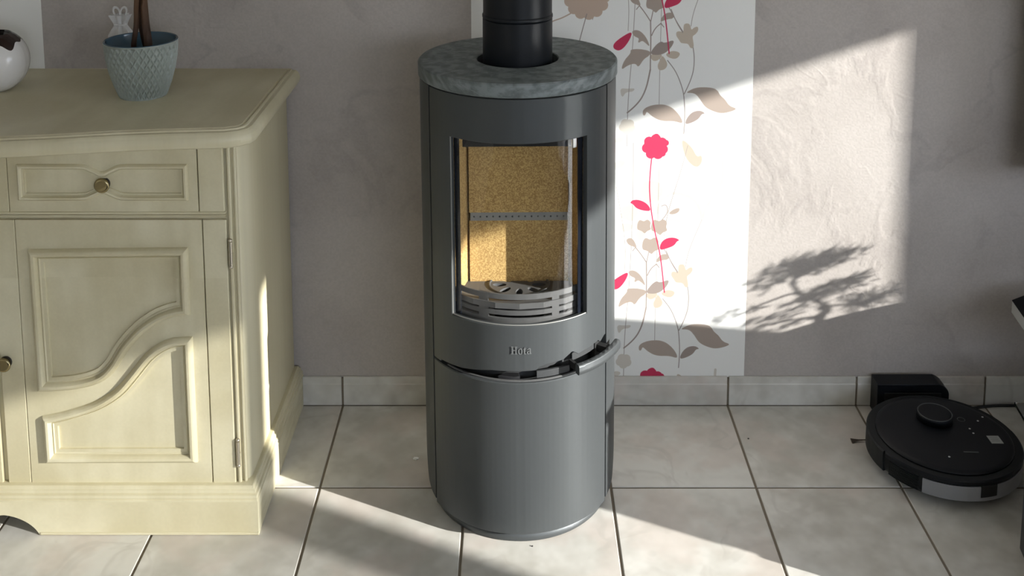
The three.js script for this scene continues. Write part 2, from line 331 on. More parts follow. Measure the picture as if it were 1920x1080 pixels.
// ------------------------------------------------------------------ materials
const std = (o) => new THREE.MeshStandardMaterial(o);
const lin = (r, g, b) => new THREE.Color().setRGB(r, g, b);
const M = {
  plaster: std({ map: plasterMap, bumpMap: plasterBump, bumpScale: 0.0016, roughness: 0.85 }),
  floral: std({ map: floralMap, roughness: 0.7 }),
  roomWall: std({ color: '#d2cfc9', roughness: 0.9 }), ceiling: std({ color: '#efeeea', roughness: 0.95 }),
  frame: std({ color: '#e6e6e4', roughness: 0.4 }),
  grout: std({ color: '#7a7061', roughness: 0.95 }),
  tile: std({ map: marbleMap, roughness: 0.36 }),
  steel: std({ color: lin(0.074, 0.080, 0.082), roughness: 0.48, metalness: 0.45, bumpMap: grainBump, bumpScale: 0.00012 }),
  pipe: new THREE.MeshPhysicalMaterial({ color: lin(0.007, 0.009, 0.012), roughness: 0.4, specularIntensity: 0.6 }),
  castIron: std({ color: lin(0.10, 0.10, 0.098), roughness: 0.55, metalness: 0.2 }),
  letters: std({ color: lin(0.17, 0.178, 0.178), roughness: 0.45, metalness: 0.4 }),
  castDark: std({ color: lin(0.045, 0.047, 0.048), roughness: 0.6, metalness: 0.2 }),
  black: std({ color: lin(0.006, 0.006, 0.007), roughness: 0.6 }), gapBlack: std({ color: lin(0.012, 0.012, 0.012), roughness: 0.8 }),
  glassBorder: std({ color: lin(0.008, 0.010, 0.016), roughness: 0.15 }),
  bright: std({ color: lin(0.62, 0.62, 0.60), roughness: 0.3, metalness: 0.9 }),
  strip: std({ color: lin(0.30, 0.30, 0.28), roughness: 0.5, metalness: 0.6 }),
  stone: std({ map: stoneMap, roughness: 0.55 }), verm: std({ map: vermMap, roughness: 0.95 }),
  fireGlass: new THREE.MeshPhysicalMaterial({ color: '#ffffff', transmission: 1, thickness: 0, roughness: 0, ior: 1.45 }),
  cream: std({ map: creamMap, roughness: 0.38 }), creamDark: std({ color: '#8d7f5e', roughness: 0.6 }),
  brass: std({ color: lin(0.34, 0.28, 0.15), roughness: 0.22, metalness: 1 }), brassDark: std({ color: lin(0.03, 0.024, 0.016), roughness: 0.5 }), hinge: std({ color: lin(0.55, 0.50, 0.40), roughness: 0.35, metalness: 0.9 }),
  robot: new THREE.MeshPhysicalMaterial({ color: lin(0.0055, 0.0065, 0.009), roughness: 0.38, specularIntensity: 0.45 }), robotEdge: new THREE.MeshPhysicalMaterial({ color: lin(0.009, 0.0105, 0.0115), roughness: 0.5, specularIntensity: 0.5 }),
  robotGrey: std({ color: lin(0.25, 0.25, 0.26), roughness: 0.4 }), iconGrey: std({ color: lin(0.5, 0.5, 0.5), roughness: 0.5 }), ringGrey: std({ color: lin(0.075, 0.08, 0.08), roughness: 0.4 }),
  label: std({ color: lin(0.33, 0.34, 0.33), roughness: 0.6 }), labelDark: std({ color: lin(0.17, 0.18, 0.175), roughness: 0.6 }),
  rubber: std({ color: lin(0.01, 0.01, 0.01), roughness: 0.6 }), bristle: std({ color: lin(0.05, 0.035, 0.025), roughness: 0.8 }),
  board: new THREE.MeshPhysicalMaterial({ color: lin(0.004, 0.004, 0.005), roughness: 0.6, specularIntensity: 0.3 }), boardEdge: std({ color: lin(0.42, 0.43, 0.41), roughness: 0.5 }), slate: std({ color: lin(0.045, 0.047, 0.05), roughness: 0.5 }),
  shelfGlass: new THREE.MeshPhysicalMaterial({ color: lin(0.72, 0.86, 0.82), transmission: 1, thickness: 0.008, roughness: 0.02, ior: 1.5, attenuationColor: lin(0.55, 0.8, 0.72), attenuationDistance: 0.08 }),
  pot: std({ color: lin(0.31, 0.345, 0.31), roughness: 0.28 }), potInside: std({ color: lin(0.05, 0.10, 0.14), roughness: 0.15 }),
  soil: std({ color: lin(0.02, 0.014, 0.01), roughness: 1 }), bark: std({ map: barkMap, roughness: 0.75 }),
  leaf: std({ color: lin(0.05, 0.13, 0.035), roughness: 0.45, side: THREE.DoubleSide }),
  vase: std({ color: lin(0.74, 0.72, 0.69), roughness: 0.12 }), vaseDark: std({ color: lin(0.025, 0.014, 0.012), roughness: 0.2 }),
  pouch: new THREE.MeshPhysicalMaterial({ color: lin(0.80, 0.79, 0.78), roughness: 0.35, transmission: 0.25, thickness: 0 }),
  curtain: std({ color: lin(0.85, 0.85, 0.84), transparent: true, opacity: 0.56, roughness: 0.9, side: THREE.DoubleSide }),
  glintWhite: std({ color: lin(0.9, 0.89, 0.86), roughness: 0.6 }), crumbDark: std({ color: lin(0.03, 0.028, 0.026), roughness: 0.9 }),
  added_rug: std({ color: lin(0.022, 0.022, 0.024), roughness: 0.95 }),
  darkWood: std({ color: lin(0.05, 0.04, 0.032), roughness: 0.5 }), clay: std({ color: lin(0.10, 0.05, 0.03), roughness: 0.5 }),
};

// ------------------------------------------------------------------ the room
const ROOM = { l: -2.6, r: 4.0, f: 6.0, h: 2.5 };
{
  const w = struct('wall_back');
  part(w, 'masonry', box(ROOM.l - 0.2, ROOM.r + 0.25, 0, ROOM.h, -0.25, -0.001), M.roomWall);
  const paper = (name, x0, x1, z1, mat, floral) => {
    const g = box(x0, x1, 0, ROOM.h, -0.001, z1);
    part(w, name, floral ? planar(g, 'x', 'y', 1, -x0, 0) : planar(g, 'x', 'y', 1), mat);
    if (floral) { const a = g.getAttribute('uv'); for (let i = 0; i < a.count; i++) a.setXY(i, a.getX(i) / (STRIP_R - STRIP_L), a.getY(i) / REP); }
  };
  paper('plain_wallpaper', ROOM.l, -1.873, 0.0006, M.plaster); paper('floral_wallpaper', -1.873, -1.17, 0.0009, M.floral, true);
  paper('plain_wallpaper', -1.17, STRIP_L, 0.0006, M.plaster); paper('floral_wallpaper', STRIP_L, STRIP_R, 0.0009, M.floral, true);
  paper('plain_wallpaper', STRIP_R, ROOM.r, 0.0006, M.plaster);

  const wl = struct('wall_left'); part(wl, 'masonry', box(ROOM.l - 0.2, ROOM.l, 0, ROOM.h, 0, ROOM.f), M.roomWall);
  // right wall with the garden door: two leaves' width, a stile between them
  const wr = struct('wall_right');
  part(wr, 'masonry', [box(ROOM.r, ROOM.r + 0.25, 0, ROOM.h, 0, 1.43), box(ROOM.r, ROOM.r + 0.25, 0, ROOM.h, 3.75, ROOM.f), box(ROOM.r, ROOM.r + 0.25, 2.1, ROOM.h, 1.43, 3.75)], M.roomWall);
  const d1 = struct('door_1'); for (const z of [2.55]) part(d1, 'stile', box(4.06, 4.13, 0, 2.1, z, z + 0.115, 0.004), M.frame);
  part(d1, 'threshold', box(4.02, 4.23, 0, 0.02, 1.43, 3.75, 0.004), M.frame);
  // wall behind the camera with a wide window
  const wf = struct('wall_front');
  part(wf, 'masonry', [box(ROOM.l, 0.6, 0, ROOM.h, ROOM.f, ROOM.f + 0.2), box(3.6, ROOM.r, 0, ROOM.h, ROOM.f, ROOM.f + 0.2), box(0.6, 3.6, 0, 0.9, ROOM.f, ROOM.f + 0.2), box(0.6, 3.6, 2.3, ROOM.h, ROOM.f, ROOM.f + 0.2)], M.roomWall);
  const w1 = struct('window_1'); part(w1, 'window_frame', [box(0.6, 3.6, 0.9, 0.95, ROOM.f + 0.08, ROOM.f + 0.14), box(0.6, 3.6, 2.25, 2.3, ROOM.f + 0.08, ROOM.f + 0.14), box(2.07, 2.13, 0.95, 2.25, ROOM.f + 0.08, ROOM.f + 0.14)], M.frame);
  const c = struct('ceiling'); part(c, 'slab', box(ROOM.l - 0.2, ROOM.r + 0.25, ROOM.h, ROOM.h + 0.2, -0.25, ROOM.f + 0.2), M.ceiling);
}
{
  const T = 0.3333, J0 = 0.5547, Z0 = 0.341, gap = 0.0055, t = T - gap;
  const f = struct('floor');
  part(f, 'grout_bed', box(ROOM.l - 0.2, ROOM.r + 0.25, -0.2, -0.0022, -0.25, ROOM.f + 0.2), M.grout);
  const sq = [[-t / 2, -t / 2], [-t / 2, t / 2], [t / 2, t / 2], [t / 2, -t / 2]];
  const kinds = Array.from({ length: 8 }, (_, k) => planar(slab(sq, [[-0.0016, 0], [-0.0005, -0.0005], [0, -0.0016], [0, -0.008]], 0.2), 'x', 'z', 1, 0.17 + (k % 4) * 0.23, 0.19 + Math.floor(k / 4) * 0.47));
  const rest = [];
  for (let r = -1; r < 17; r++) for (let k = -10; k < 11; k++) {
    const x = J0 + (k + 0.5) * T, z = Z0 + (r + 0.5) * T;
    if (x - T / 2 < ROOM.l - 0.1 || x + T / 2 > ROOM.r + 0.1 || z > ROOM.f) continue;
    const geo = kinds[Math.floor(rnd() * 8)], turn = Math.floor(rnd() * 4) * Math.PI / 2;
    if (r <= 2 && x > -1.6 && x < 1.7) { const m = part(f, 'tile', geo, M.tile); m.position.set(x, 0, z); m.rotation.y = turn; }
    else { const q = geo.clone(); q.rotateY(turn); q.translate(x, 0, z); rest.push(q); }
  }
  part(f, 'tiles_beyond', rest, M.tile).userData.kind = 'stuff';
  // tiled skirting: a bevelled strip per floor tile
  const b = struct('baseboard_back');
  const prof = [[0.0012, 0.0006], [0.0012, 0.0775], [0.0055, 0.0775], [0.0070, 0.0762], [0.0074, 0.0600], [0.0090, 0.0570], [0.0090, 0.0006]];
  const sk = Array.from({ length: 4 }, (_, k) => planar(skin([-t / 2, t / 2].map((x) => prof.map(([z, y]) => V(x, y, z))), { crease: 0.2 }), 'x', 'y', 1, 0.2 + k * 0.21, 0.1 + k * 0.22));
  for (let k = -9; k < 10; k++) { const x = J0 + (k + 0.5) * T; if (x < ROOM.l + 0.2 || x > ROOM.r - 0.2) continue; part(b, 'skirting_tile', sk[(k + 20) % 4], M.tile).position.x = x; }
  part(b, 'joint_filler', box(ROOM.l, ROOM.r, 0, 0.074, 0.0009, 0.0055), M.grout);
}

// ------------------------------------------------------------------ wood stove
{
  const s = thing('wood_stove', 'tall round dark grey wood stove with curved glass door and grey stone top', 'stove', [0.0148, 0, 0.3252]);
  s.rotation.z = 0.0075;
  const R = 0.2135;
  part(s, 'base', lathe([[0, 0.0005], [0.194, 0.0005], [0.1965, 0.003], [0.2005, 0.034], [0, 0.034]], 96), M.steel);
  const low = (th) => { const a = Math.abs(th); return polyline([[0, 0.034], [60, 0.036], [68, 0.042], [74, 0.052], [79, 0.085], [84, 0.13], [180, 0.13]])(a); };
  for (const sg of [-1, 1]) part(s, 'side_panel', curved(sg * 61.2, sg * 172, low, 0.9745, R - 0.012, R, { n: 64 }), M.steel);
  part(s, 'rear_shell', curved(150, 210, 0.1, 0.974, 0.19, 0.1985, { n: 24 }), M.gapBlack);
  part(s, 'inner_frame', [curved(-66, -54, 0.04, 0.972, 0.188, 0.1995, { n: 8 }), curved(54, 66, 0.04, 0.972, 0.188, 0.1995, { n: 8 })], M.gapBlack);
  part(s, 'top_plate', lathe([[0.08, 0.962], [0.211, 0.962], [0.211, 0.9755], [0.08, 0.9755]], 72), M.gapBlack);
  const st = lathe([[0.0885, 0.976], [0.2142, 0.976], [0.2166, 0.9784], [0.2166, 1.0030], [0.2138, 1.006], [0.0905, 1.006], [0.0885, 1.004], [0.0885, 0.976]], 128);
  { const g = st.toNonIndexed(), p = g.getAttribute('position'), u = g.getAttribute('uv'); for (let i = 0; i < p.count; i++) { const x = p.getX(i), y = p.getY(i), z = p.getZ(i); u.setXY(i, x * 3.3, z * 3.3 + y * 5); } part(s, 'stone_top', toCreasedNormals(g, 0.35), M.stone, 'grey soapstone ring around the flue'); }
  // fire door: bands around the glass
  const TG = 41.4, yb = 0.4955, yt = 0.8815;
  const lower = polyline([[-60, 0.3735], [-52.5, 0.3745], [-51.5, 0.3795], [-35, 0.384], [-16, 0.3955], [9, 0.3975], [10.5, 0.4035], [14.5, 0.4075], [25, 0.411], [31, 0.4235], [35, 0.4135], [52, 0.4205], [53.5, 0.413], [58, 0.421], [60, 0.421]]);
  const door = part(s, 'fire_door', [curved(-59.8, 59.8, lower, yb, R - 0.012, R, { n: 160 }), curved(-59.8, 59.8, yt, 0.9735, R - 0.012, R, { n: 96 }),
    curved(-59.8, -TG, yb - 0.002, yt + 0.002, R - 0.012, R, { n: 24, c: 0 }), curved(TG, 59.8, yb - 0.002, yt + 0.002, R - 0.012, R, { n: 24, c: 0 })], M.steel);
  { // bright line along the opening: light on the bevel, put into the colour
    const arc = (y, r) => Array.from({ length: 17 }, (_, i) => { const th = (-TG + 2 * TG * i / 16) * D2R; return [r * Math.sin(th), y, r * Math.cos(th)]; });
    part(door, 'rim_highlight', [tube(arc(yb + 0.001, 0.2105), 0.0016, 48, 6), tube([[-1, yb], [-1, yt]].map(([k, y]) => [0.2105 * Math.sin(k * TG * D2R), y, 0.2105 * Math.cos(k * TG * D2R)]), 0.0014, 2, 6)], M.strip, 'bright line for light caught on the bevelled rim of the opening');
    for (const [a, b] of [[-TG, -37.6], [37.6, TG]]) part(door, 'glass_border', curved(a, b, yb, yt, 0.1985, 0.2005, { n: 8, c: 0 }), M.glassBorder, 'black printed border of the glass');
    const ring = []; for (let i = 0; i <= 48; i++) { const th = (-TG + 2 * TG * i / 48) * D2R; ring.push([V(0.202 * Math.sin(th), yb - 0.004, 0.202 * Math.cos(th)), V(0.202 * Math.sin(th), yt + 0.004, 0.202 * Math.cos(th))]); }
    part(door, 'glass_pane', skin(ring, { ringOpen: true, crease: 1 }), M.fireGlass, 'clear curved pane');
    const cl = rbox(0.011, 0.021, 0.007, 0.002); cl.rotateY(35.5 * D2R); cl.translate(0.1965 * Math.sin(35.5 * D2R), 0.8665, 0.1965 * Math.cos(35.5 * D2R)); part(door, 'glass_clip', cl, M.bright, 'small bright clip at the top corner');
    const font = await new FontLoader().loadAsync('fonts/droid/droid_serif_bold.typeface.json');
    const tg = new TextGeometry('Hota', { font, size: 0.0165, depth: 0.0020, curveSegments: 5, bevelEnabled: false });
    tg.computeBoundingBox(); const tw = tg.boundingBox.max.x, p = tg.getAttribute('position');
    for (let i = 0; i < p.count; i++) { const x = (p.getX(i) / tw * 0.0425 - 0.0195), th = (0.2 * D2R) + x / R, r = R - 0.0002 + p.getZ(i); p.setXYZ(i, r * Math.sin(th), 0.4355 + p.getY(i), r * Math.cos(th)); }
    tg.computeVertexNormals(); part(door, 'lettering', tg, M.letters, 'raised letters reading Hota');
  }
  part(s, 'ash_drawer', curved(-59.8, 59.8, 0.030, 0.3705, R - 0.012, R, { n: 120, c: 0.002 }), M.steel);
  part(s, 'recess', [curved(-60, 60, 0.355, 0.43, 0.176, 0.181, { n: 60, c: 0 }), curved(-60, 60, 0.352, 0.358, 0.176, 0.203, { n: 60, c: 0 }), curved(-60, 60, 0.424, 0.43, 0.176, 0.2, { n: 60, c: 0 })], M.castDark);
  { // air lever in the recess and the door handle
    const lv = slab([[-0.045, 0.196], [-0.012, 0.2035], [0.0, 0.201], [-0.002, 0.186], [-0.03, 0.184]], [[-0.001, 0.379], [0, 0.378], [0, 0.364]]);
    part(s, 'air_lever', lv, M.black);
    part(s, 'drawer_lip', curved(-48, 40, 0.3665, 0.3735, 0.2035, 0.2075, { n: 60, c: 0.0008 }), M.castIron);
    const arm = []; for (let i = 0; i <= 30; i++) {
      const th = (31 + 35 * i / 30) * D2R, r = 0.2315, y = 0.392 - 0.001 * Math.sin(i / 30 * Math.PI), hh = 0.0112, hw = 0.0075, ring = [];
      for (let q = 0; q < 20; q++) { const a = q / 20 * 2 * Math.PI, ca = Math.cos(a), sa = Math.sin(a), e = 0.55; const rr = r + hw * Math.sign(ca) * Math.abs(ca) ** e, yy = y + hh * Math.sign(sa) * Math.abs(sa) ** e; ring.push(V(rr * Math.sin(th), yy, rr * Math.cos(th))); }
      arm.push(ring);
    }
    const h = part(s, 'door_handle', skin(arm, { crease: 0.7 }), M.steel, 'curved bar handle reaching past the right edge');
    part(h, 'handle_bracket', curved(31.2, 33, 0.384, 0.399, 0.198, 0.225, { n: 4, c: 0.001 }), M.gapBlack); part(h, 'handle_bracket', curved(56, 60, 0.384, 0.400, 0.2, 0.226, { n: 4, c: 0.001 }), M.gapBlack);
    part(s, 'latch_bar', curved(10, 31, 0.3735, 0.3885, 0.196, 0.202, { n: 16, c: 0.001 }), M.castDark); part(s, 'latch_bar', curved(34, 56, 0.392, 0.412, 0.190, 0.197, { n: 12, c: 0.001 }), M.castDark);
  }
  // firebox
  const fb = new THREE.Group(); fb.name = 'firebox'; s.add(fb);
  const liner = (name, g) => part(fb, name, planar(g, 'x', 'y', 4), M.verm);
  liner('rear_liner', box(-0.1058, 0.1058, 0.689, 0.90, 0.063, 0.088)); liner('rear_liner', box(-0.1058, 0.1058, 0.515, 0.671, 0.063, 0.088));
  const strip = new THREE.Shape(); strip.moveTo(-0.1035, 0); strip.lineTo(0.1035, 0); strip.lineTo(0.1035, 0.018); strip.lineTo(-0.1035, 0.018); strip.closePath();
  for (let i = 0; i < 15; i++) { const q = new THREE.Path(); q.absarc(-0.0958 + i * 0.01368, 0.009, 0.0018, 0, 7, true); strip.holes.push(q); }
  part(fb, 'air_strip', move(new THREE.ExtrudeGeometry(strip, { depth: 0.006, bevelEnabled: false, curveSegments: 5 }), 0, 0.671, 0.0825), M.strip, 'perforated metal strip');
  part(fb, 'strip_backing', box(-0.1035, 0.1035, 0.668, 0.692, 0.063, 0.077), M.gapBlack);
  for (const sg of [-1, 1]) {
    const g = slab([[sg * 0.1040, 0.060], [sg * 0.1255, 0.1385], [sg * 0.1380, 0.1385], [sg * 0.1250, 0.060]], [[0, 0.90], [0, 0.515]], 0.2);
    part(fb, 'side_liner', planar(g, 'z', 'y', 4, 0.3, 0.2), M.verm);
  }
  part(fb, 'deflector', [box(-0.135, 0.135, 0.8415, 0.93, 0.100, 0.108), box(-0.13, 0.13, 0.93, 0.94, 0.06, 0.13)], M.gapBlack);
  const gs = new THREE.Shape(); gs.absarc(0, 0, 0.193, 0, 2 * Math.PI); for (let i = 0; i < 8; i++) { const a = i / 8 * 2 * Math.PI + Math.PI / 2, q = new THREE.Path(); q.absellipse(0.042 * Math.cos(a), -0.105 + 0.034 * Math.sin(a), 0.015, 0.0075, 0, 7, true, a); gs.holes.push(q); }
  const gp = new THREE.ExtrudeGeometry(gs, { depth: 0.012, bevelEnabled: false, curveSegments: 12 }); gp.rotateX(-Math.PI / 2); gp.translate(0, 0.522, 0);
  part(fb, 'grate', gp, M.castIron); part(fb, 'grate_rim', move(new THREE.TorusGeometry(0.064, 0.0025, 8, 48).scale(1, 0.8, 1).rotateX(Math.PI / 2), 0, 0.535, 0.105), M.castIron);
  part(fb, 'ash_floor', lathe([[0, 0.512], [0.186, 0.512], [0.186, 0.516], [0, 0.516]], 48), M.gapBlack);
  // ember guard: bars and posts
  const guard = []; const rg0 = 0.185, rg1 = 0.189;
  for (const [a, b] of [[0.540, 0.552], [0.523, 0.534], [0.506, 0.516], [0.487, 0.500]]) guard.push(curved(-44, 40.5, a, b, rg0, rg1, { n: 40, c: 0.0006 }));
  for (const [a, b] of [[-44, -41], [-26.5, -20], [21, 26], [38.5, 40.5]]) guard.push(curved(a, b, 0.487, 0.552, rg0, rg1 - 0.0002, { n: 4, c: 0.0006 }));
  part(fb, 'ember_guard', guard, M.castIron, 'slotted ember guard');
  part(fb, 'door_sill', curved(-TG, TG, 0.484, 0.4885, 0.178, 0.2005, { n: 40, c: 0 }), M.castIron);
}
{
  const p = thing('flue_pipe', 'round black steel flue pipe rising from the middle of the stove top', 'pipe', [0.0072, 0.972, 0.3252]);
  part(p, 'lower_sleeve', lathe([[0.07, 0], [0.0757, 0], [0.0757, 0.1215], [0.0748, 0.1235], [0.07, 0.1235]], 96), M.pipe);
  part(p, 'seam_ring', lathe([[0.07, 0.1235], [0.0752, 0.1235], [0.0766, 0.1265], [0.0766, 0.1305], [0.0752, 0.1335], [0.07, 0.1335]], 96), M.pipe);
  part(p, 'upper_pipe', lathe([[0.07, 0.1335], [0.0747, 0.1335], [0.0747, 1.53], [0.07, 1.53]], 96), M.pipe);
  part(p, 'collar', lathe([[0.070, 0.004], [0.087, 0.004], [0.087, 0.012], [0.0757, 0.014]], 64), M.black);
}

// ------------------------------------------------------------------ sideboard
{
  const s = thing('sideboard', 'cream lacquered sideboard with moulded doors and a drawer, standing left of the stove', 'sideboard', [-1.0925, 0, 0]);
  const X = (x) => x + 1.0925, XM = -1.0925;                       // measured on the wall -> own axes
  const mir = (pts) => [...pts, ...pts.slice().reverse().map(([x, z]) => [2 * XM - x, z])].map(([x, z]) => [X(x), z]);
  // worktop with a bead and a bold rounded edge
  const front = [[-0.559, 0.004], [-0.559, 0.22], [-0.559, 0.448], [-0.5625, 0.462], [-0.572, 0.472], [-0.594, 0.481], [-0.655, 0.486], [-0.722, 0.492], [-0.80, 0.502], [-0.875, 0.516], [-0.94, 0.528], [-1.024, 0.540], [-1.06, 0.543]];
  part(s, 'worktop', slab(mir(front), [[-0.0060, 0.897], [-0.0048, 0.8945], [-0.0028, 0.8925], [-0.0010, 0.8950], [0.0015, 0.8965], [0.0045, 0.8955], [0.0058, 0.8925], [0.0085, 0.8925], [0.014, 0.8925], [0.019, 0.8888], [0.0228, 0.8830], [0.0248, 0.8760], [0.0245, 0.8690], [0.0215, 0.8625], [0.016, 0.8590], [0.0, 0.8585]], 0.5), M.cream);
  // carcass
  const car = [[-0.568, 0.012], [-0.568, 0.452], [-0.573, 0.464], [-0.583, 0.470], [-1.08, 0.470]];
  part(s, 'carcass', slab(mir(car), [[0, 0.858], [0, 0.104]], 0.7), M.cream);
  const post = (sg) => { const g = []; for (const [x0, x1, z1] of [[-0.5815, -0.575, 0.4755], [-0.5935, -0.586, 0.4785]]) g.push(box(x0, x1, 0.106, 0.857, 0.455, z1, 0.003)); const q = merge(g); q.translate(1.0925, 0, 0); if (sg < 0) q.rotateY(0), q.scale(-1, 1, 1); return q; };
  part(s, 'corner_post', post(1), M.cream);
  { const g = post(-1), p = g.getAttribute('position'), nn = g.getAttribute('normal'), u = g.getAttribute('uv'); for (const a of [p, nn, u]) for (let i = 0; i < a.count; i += 3) for (let c = 0; c < a.itemSize; c++) { const k1 = (i + 1) * a.itemSize + c, k2 = (i + 2) * a.itemSize + c, t = a.array[k1]; a.array[k1] = a.array[k2]; a.array[k2] = t; } part(s, 'corner_post', g, M.cream); }
  // plinth with stepped moulding and a scalloped front
  const pl = [[-0.562, 0.010], [-0.562, 0.487], [-1.08, 0.487]];
  part(s, 'plinth_moulding', slab(mir(pl), [[0, 0.1085], [0.002, 0.1085], [0.0045, 0.107], [0.005, 0.1025], [0.0085, 0.1005], [0.0095, 0.0955], [0.0075, 0.0935], [0.0125, 0.0915], [0.0135, 0.0855], [0.0115, 0.0835], [0.0148, 0.0815], [0.0148, 0.0785], [0, 0.0785]], 0.4), M.cream);
  const sh = new THREE.Shape(); const a0 = X(-1.018), hw = 0.545;
  sh.moveTo(-hw, 0); sh.lineTo(-a0 - 0.0, 0); sh.bezierCurveTo(-a0 + 0.012, 0.028, -a0 + 0.05, 0.044, 0, 0.0455); sh.bezierCurveTo(a0 - 0.05, 0.044, a0 - 0.012, 0.028, a0, 0); sh.lineTo(hw, 0); sh.lineTo(hw, 0.0785); sh.lineTo(-hw, 0.0785); sh.closePath();
  part(s, 'plinth', [move(new THREE.ExtrudeGeometry(sh, { depth: 0.018, bevelEnabled: true, bevelThickness: 0.001, bevelSize: 0.0005, bevelSegments: 1, curveSegments: 16 }), 0, 0.0006, 0.480), box(hw - 0.018, hw, 0.0005, 0.0785, 0.01, 0.48), box(-hw, -hw + 0.018, 0.0005, 0.0785, 0.01, 0.48),
    slab([[-hw, 0.012], [-hw, 0.4985], [hw, 0.4985], [hw, 0.012]], [[0, 0.0075], [0.0012, 0.0062], [0.0012, 0.0006], [0, 0.0006]]).scale(0, 0, 0)].slice(0, 3), M.cream);
  part(s, 'plinth_bead', [box(-hw, -a0 - 0.002, 0.0006, 0.0065, 0.497, 0.5015, 0.002), box(a0 + 0.002, hw + 0.001, 0.0006, 0.0065, 0.497, 0.5015, 0.002)], M.cream);
  // doors
  const bold = [[0, 0], [0.0010, 0.0050], [0.0040, 0.0098], [0.0085, 0.0122], [0.0130, 0.0112], [0.0162, 0.0070], [0.0174, 0.0005], [0.0184, -0.0030], [0.0192, -0.0030], [0.0204, 0.0018], [0.0280, -0.0038], [0.0300, -0.0062]];
  const slim = [[0, 0], [0.001, 0.0036], [0.004, 0.0066], [0.0075, 0.0062], [0.0092, 0.0010], [0.0099, -0.0016], [0.0108, 0.0010], [0.0155, -0.0038]];
  const smooth = (pts, n = 4) => { const c = new THREE.CatmullRomCurve3(pts.map(([x, y]) => V(x, y, 0)), false, 'centripetal'); return c.getPoints((pts.length - 1) * n).map((v) => [v.x, v.y]); };
  const upper = [[-0.679, 0.640], [-1.012, 0.636], [-1.010, 0.320], ...smooth([[-0.985, 0.3195], [-0.93, 0.3245], [-0.887, 0.335], [-0.862, 0.348], [-0.840, 0.371], [-0.815, 0.410], [-0.780, 0.449], [-0.740, 0.477], [-0.705, 0.489], [-0.6795, 0.492]])];
  const lowerO = [[-0.677, 0.157], [-1.003, 0.156], [-1.004, 0.263], ...smooth([[-0.99, 0.2655], [-0.959, 0.273], [-0.901, 0.292], [-0.870, 0.308], [-0.842, 0.329], [-0.815, 0.360], [-0.782, 0.401], [-0.762, 0.419], [-0.736, 0.434], [-0.710, 0.4415], [-0.6775, 0.443]])];
  const own = (pts, cx) => trimmed(pts.map(([x, y]) => [x - cx, y]), 0.031);
  const knobG = () => { const g = lathe([[0.0045, 0], [0.0075, 0.0015], [0.0042, 0.004], [0.0038, 0.009], [0.007, 0.0135], [0.0118, 0.0165], [0.0124, 0.0195], [0.0108, 0.0225], [0.0085, 0.0232], [0.006, 0.0222], [0.0, 0.0226]], 32); g.scale(1.28, 0.78, 1.28); g.rotateX(Math.PI / 2); return g; };
  const plateG = () => { const g = lathe([[0, 0], [0.0125, 0], [0.0128, 0.0012], [0.0110, 0.0022], [0, 0.0026]], 32); g.rotateX(Math.PI / 2); return g; };
  const hingeG = () => { const g = [new THREE.CylinderGeometry(0.0042, 0.0042, 0.052, 14)]; for (const y of [-0.029, 0.029]) g.push(move(new THREE.SphereGeometry(0.0045, 10, 8), 0, y, 0)); g.push(move(new THREE.CylinderGeometry(0.0048, 0.0048, 0.003, 14), 0, 0, 0)); return merge(g); };
  const hole = (outer, holes, z0, z1) => { const S = new THREE.Shape(outer.map(([x, y]) => new THREE.Vector2(x, y))); for (const h of holes) S.holes.push(new THREE.Path(h.map(([x, y]) => new THREE.Vector2(x, y)))); return move(new THREE.ExtrudeGeometry(S, { depth: z1 - z0, bevelEnabled: false }), 0, 0, z0); };
  const planarXY = (g) => planar(g.index ? g.toNonIndexed() : g, 'x', 'y', 1.4, 0.3, 0.2);
  const cx = -0.8425, dz = 0.479;
  function makeDoor(mirror) {
    const d = new THREE.Group(); d.name = 'door'; s.add(d); d.position.set(X(cx) * (mirror ? -1 : 1), 0, dz); if (mirror) d.scale.x = -1;
    const inU = offsetOutline(own(upper, cx), -0.0295), inL = offsetOutline(own(lowerO, cx), -0.0295), w = 0.2445, g = 0.0009, gl = 0.1945;
    // stiles and the middle, fine grooves between them
    const mid = hole([[-gl + g, 0.102], [gl - g, 0.102], [gl - g, 0.699], [-gl + g, 0.699]], [inU, inL], -0.008, 0);
    part(d, 'door_frame', planarXY(mid), M.cream); part(d, 'stile', planarXY(box(-w, -gl - g, 0.102, 0.699, -0.008, 0, 0.0022)), M.cream); part(d, 'stile', planarXY(box(gl + g, w, 0.102, 0.699, -0.008, 0, 0.0022)), M.cream);
    part(d, 'panel', planarXY(merge(hole(inU, [], -0.010, -0.0062), hole(inL, [], -0.010, -0.0062))), M.cream);
    part(d, 'upper_moulding', moulding(own(upper, cx), bold, 0), M.cream); part(d, 'lower_moulding', moulding(own(lowerO, cx), bold, 0), M.cream);
    const k = part(d, 'knob', knobG(), M.brass, 'round brass knob'); k.position.set(-0.2315, 0.3855, 0); part(d, 'knob_plate', plateG(), M.brassDark).position.set(-0.2315, 0.3855, 0);
    for (const y of [0.626, 0.178]) { const h = part(d, 'hinge', hingeG(), M.hinge, 'small barrel hinge'); h.position.set(0.2520, y, 0.0015); }
    return d;
  }
  makeDoor(false); const d2 = makeDoor(true); d2.name = 'door_001';
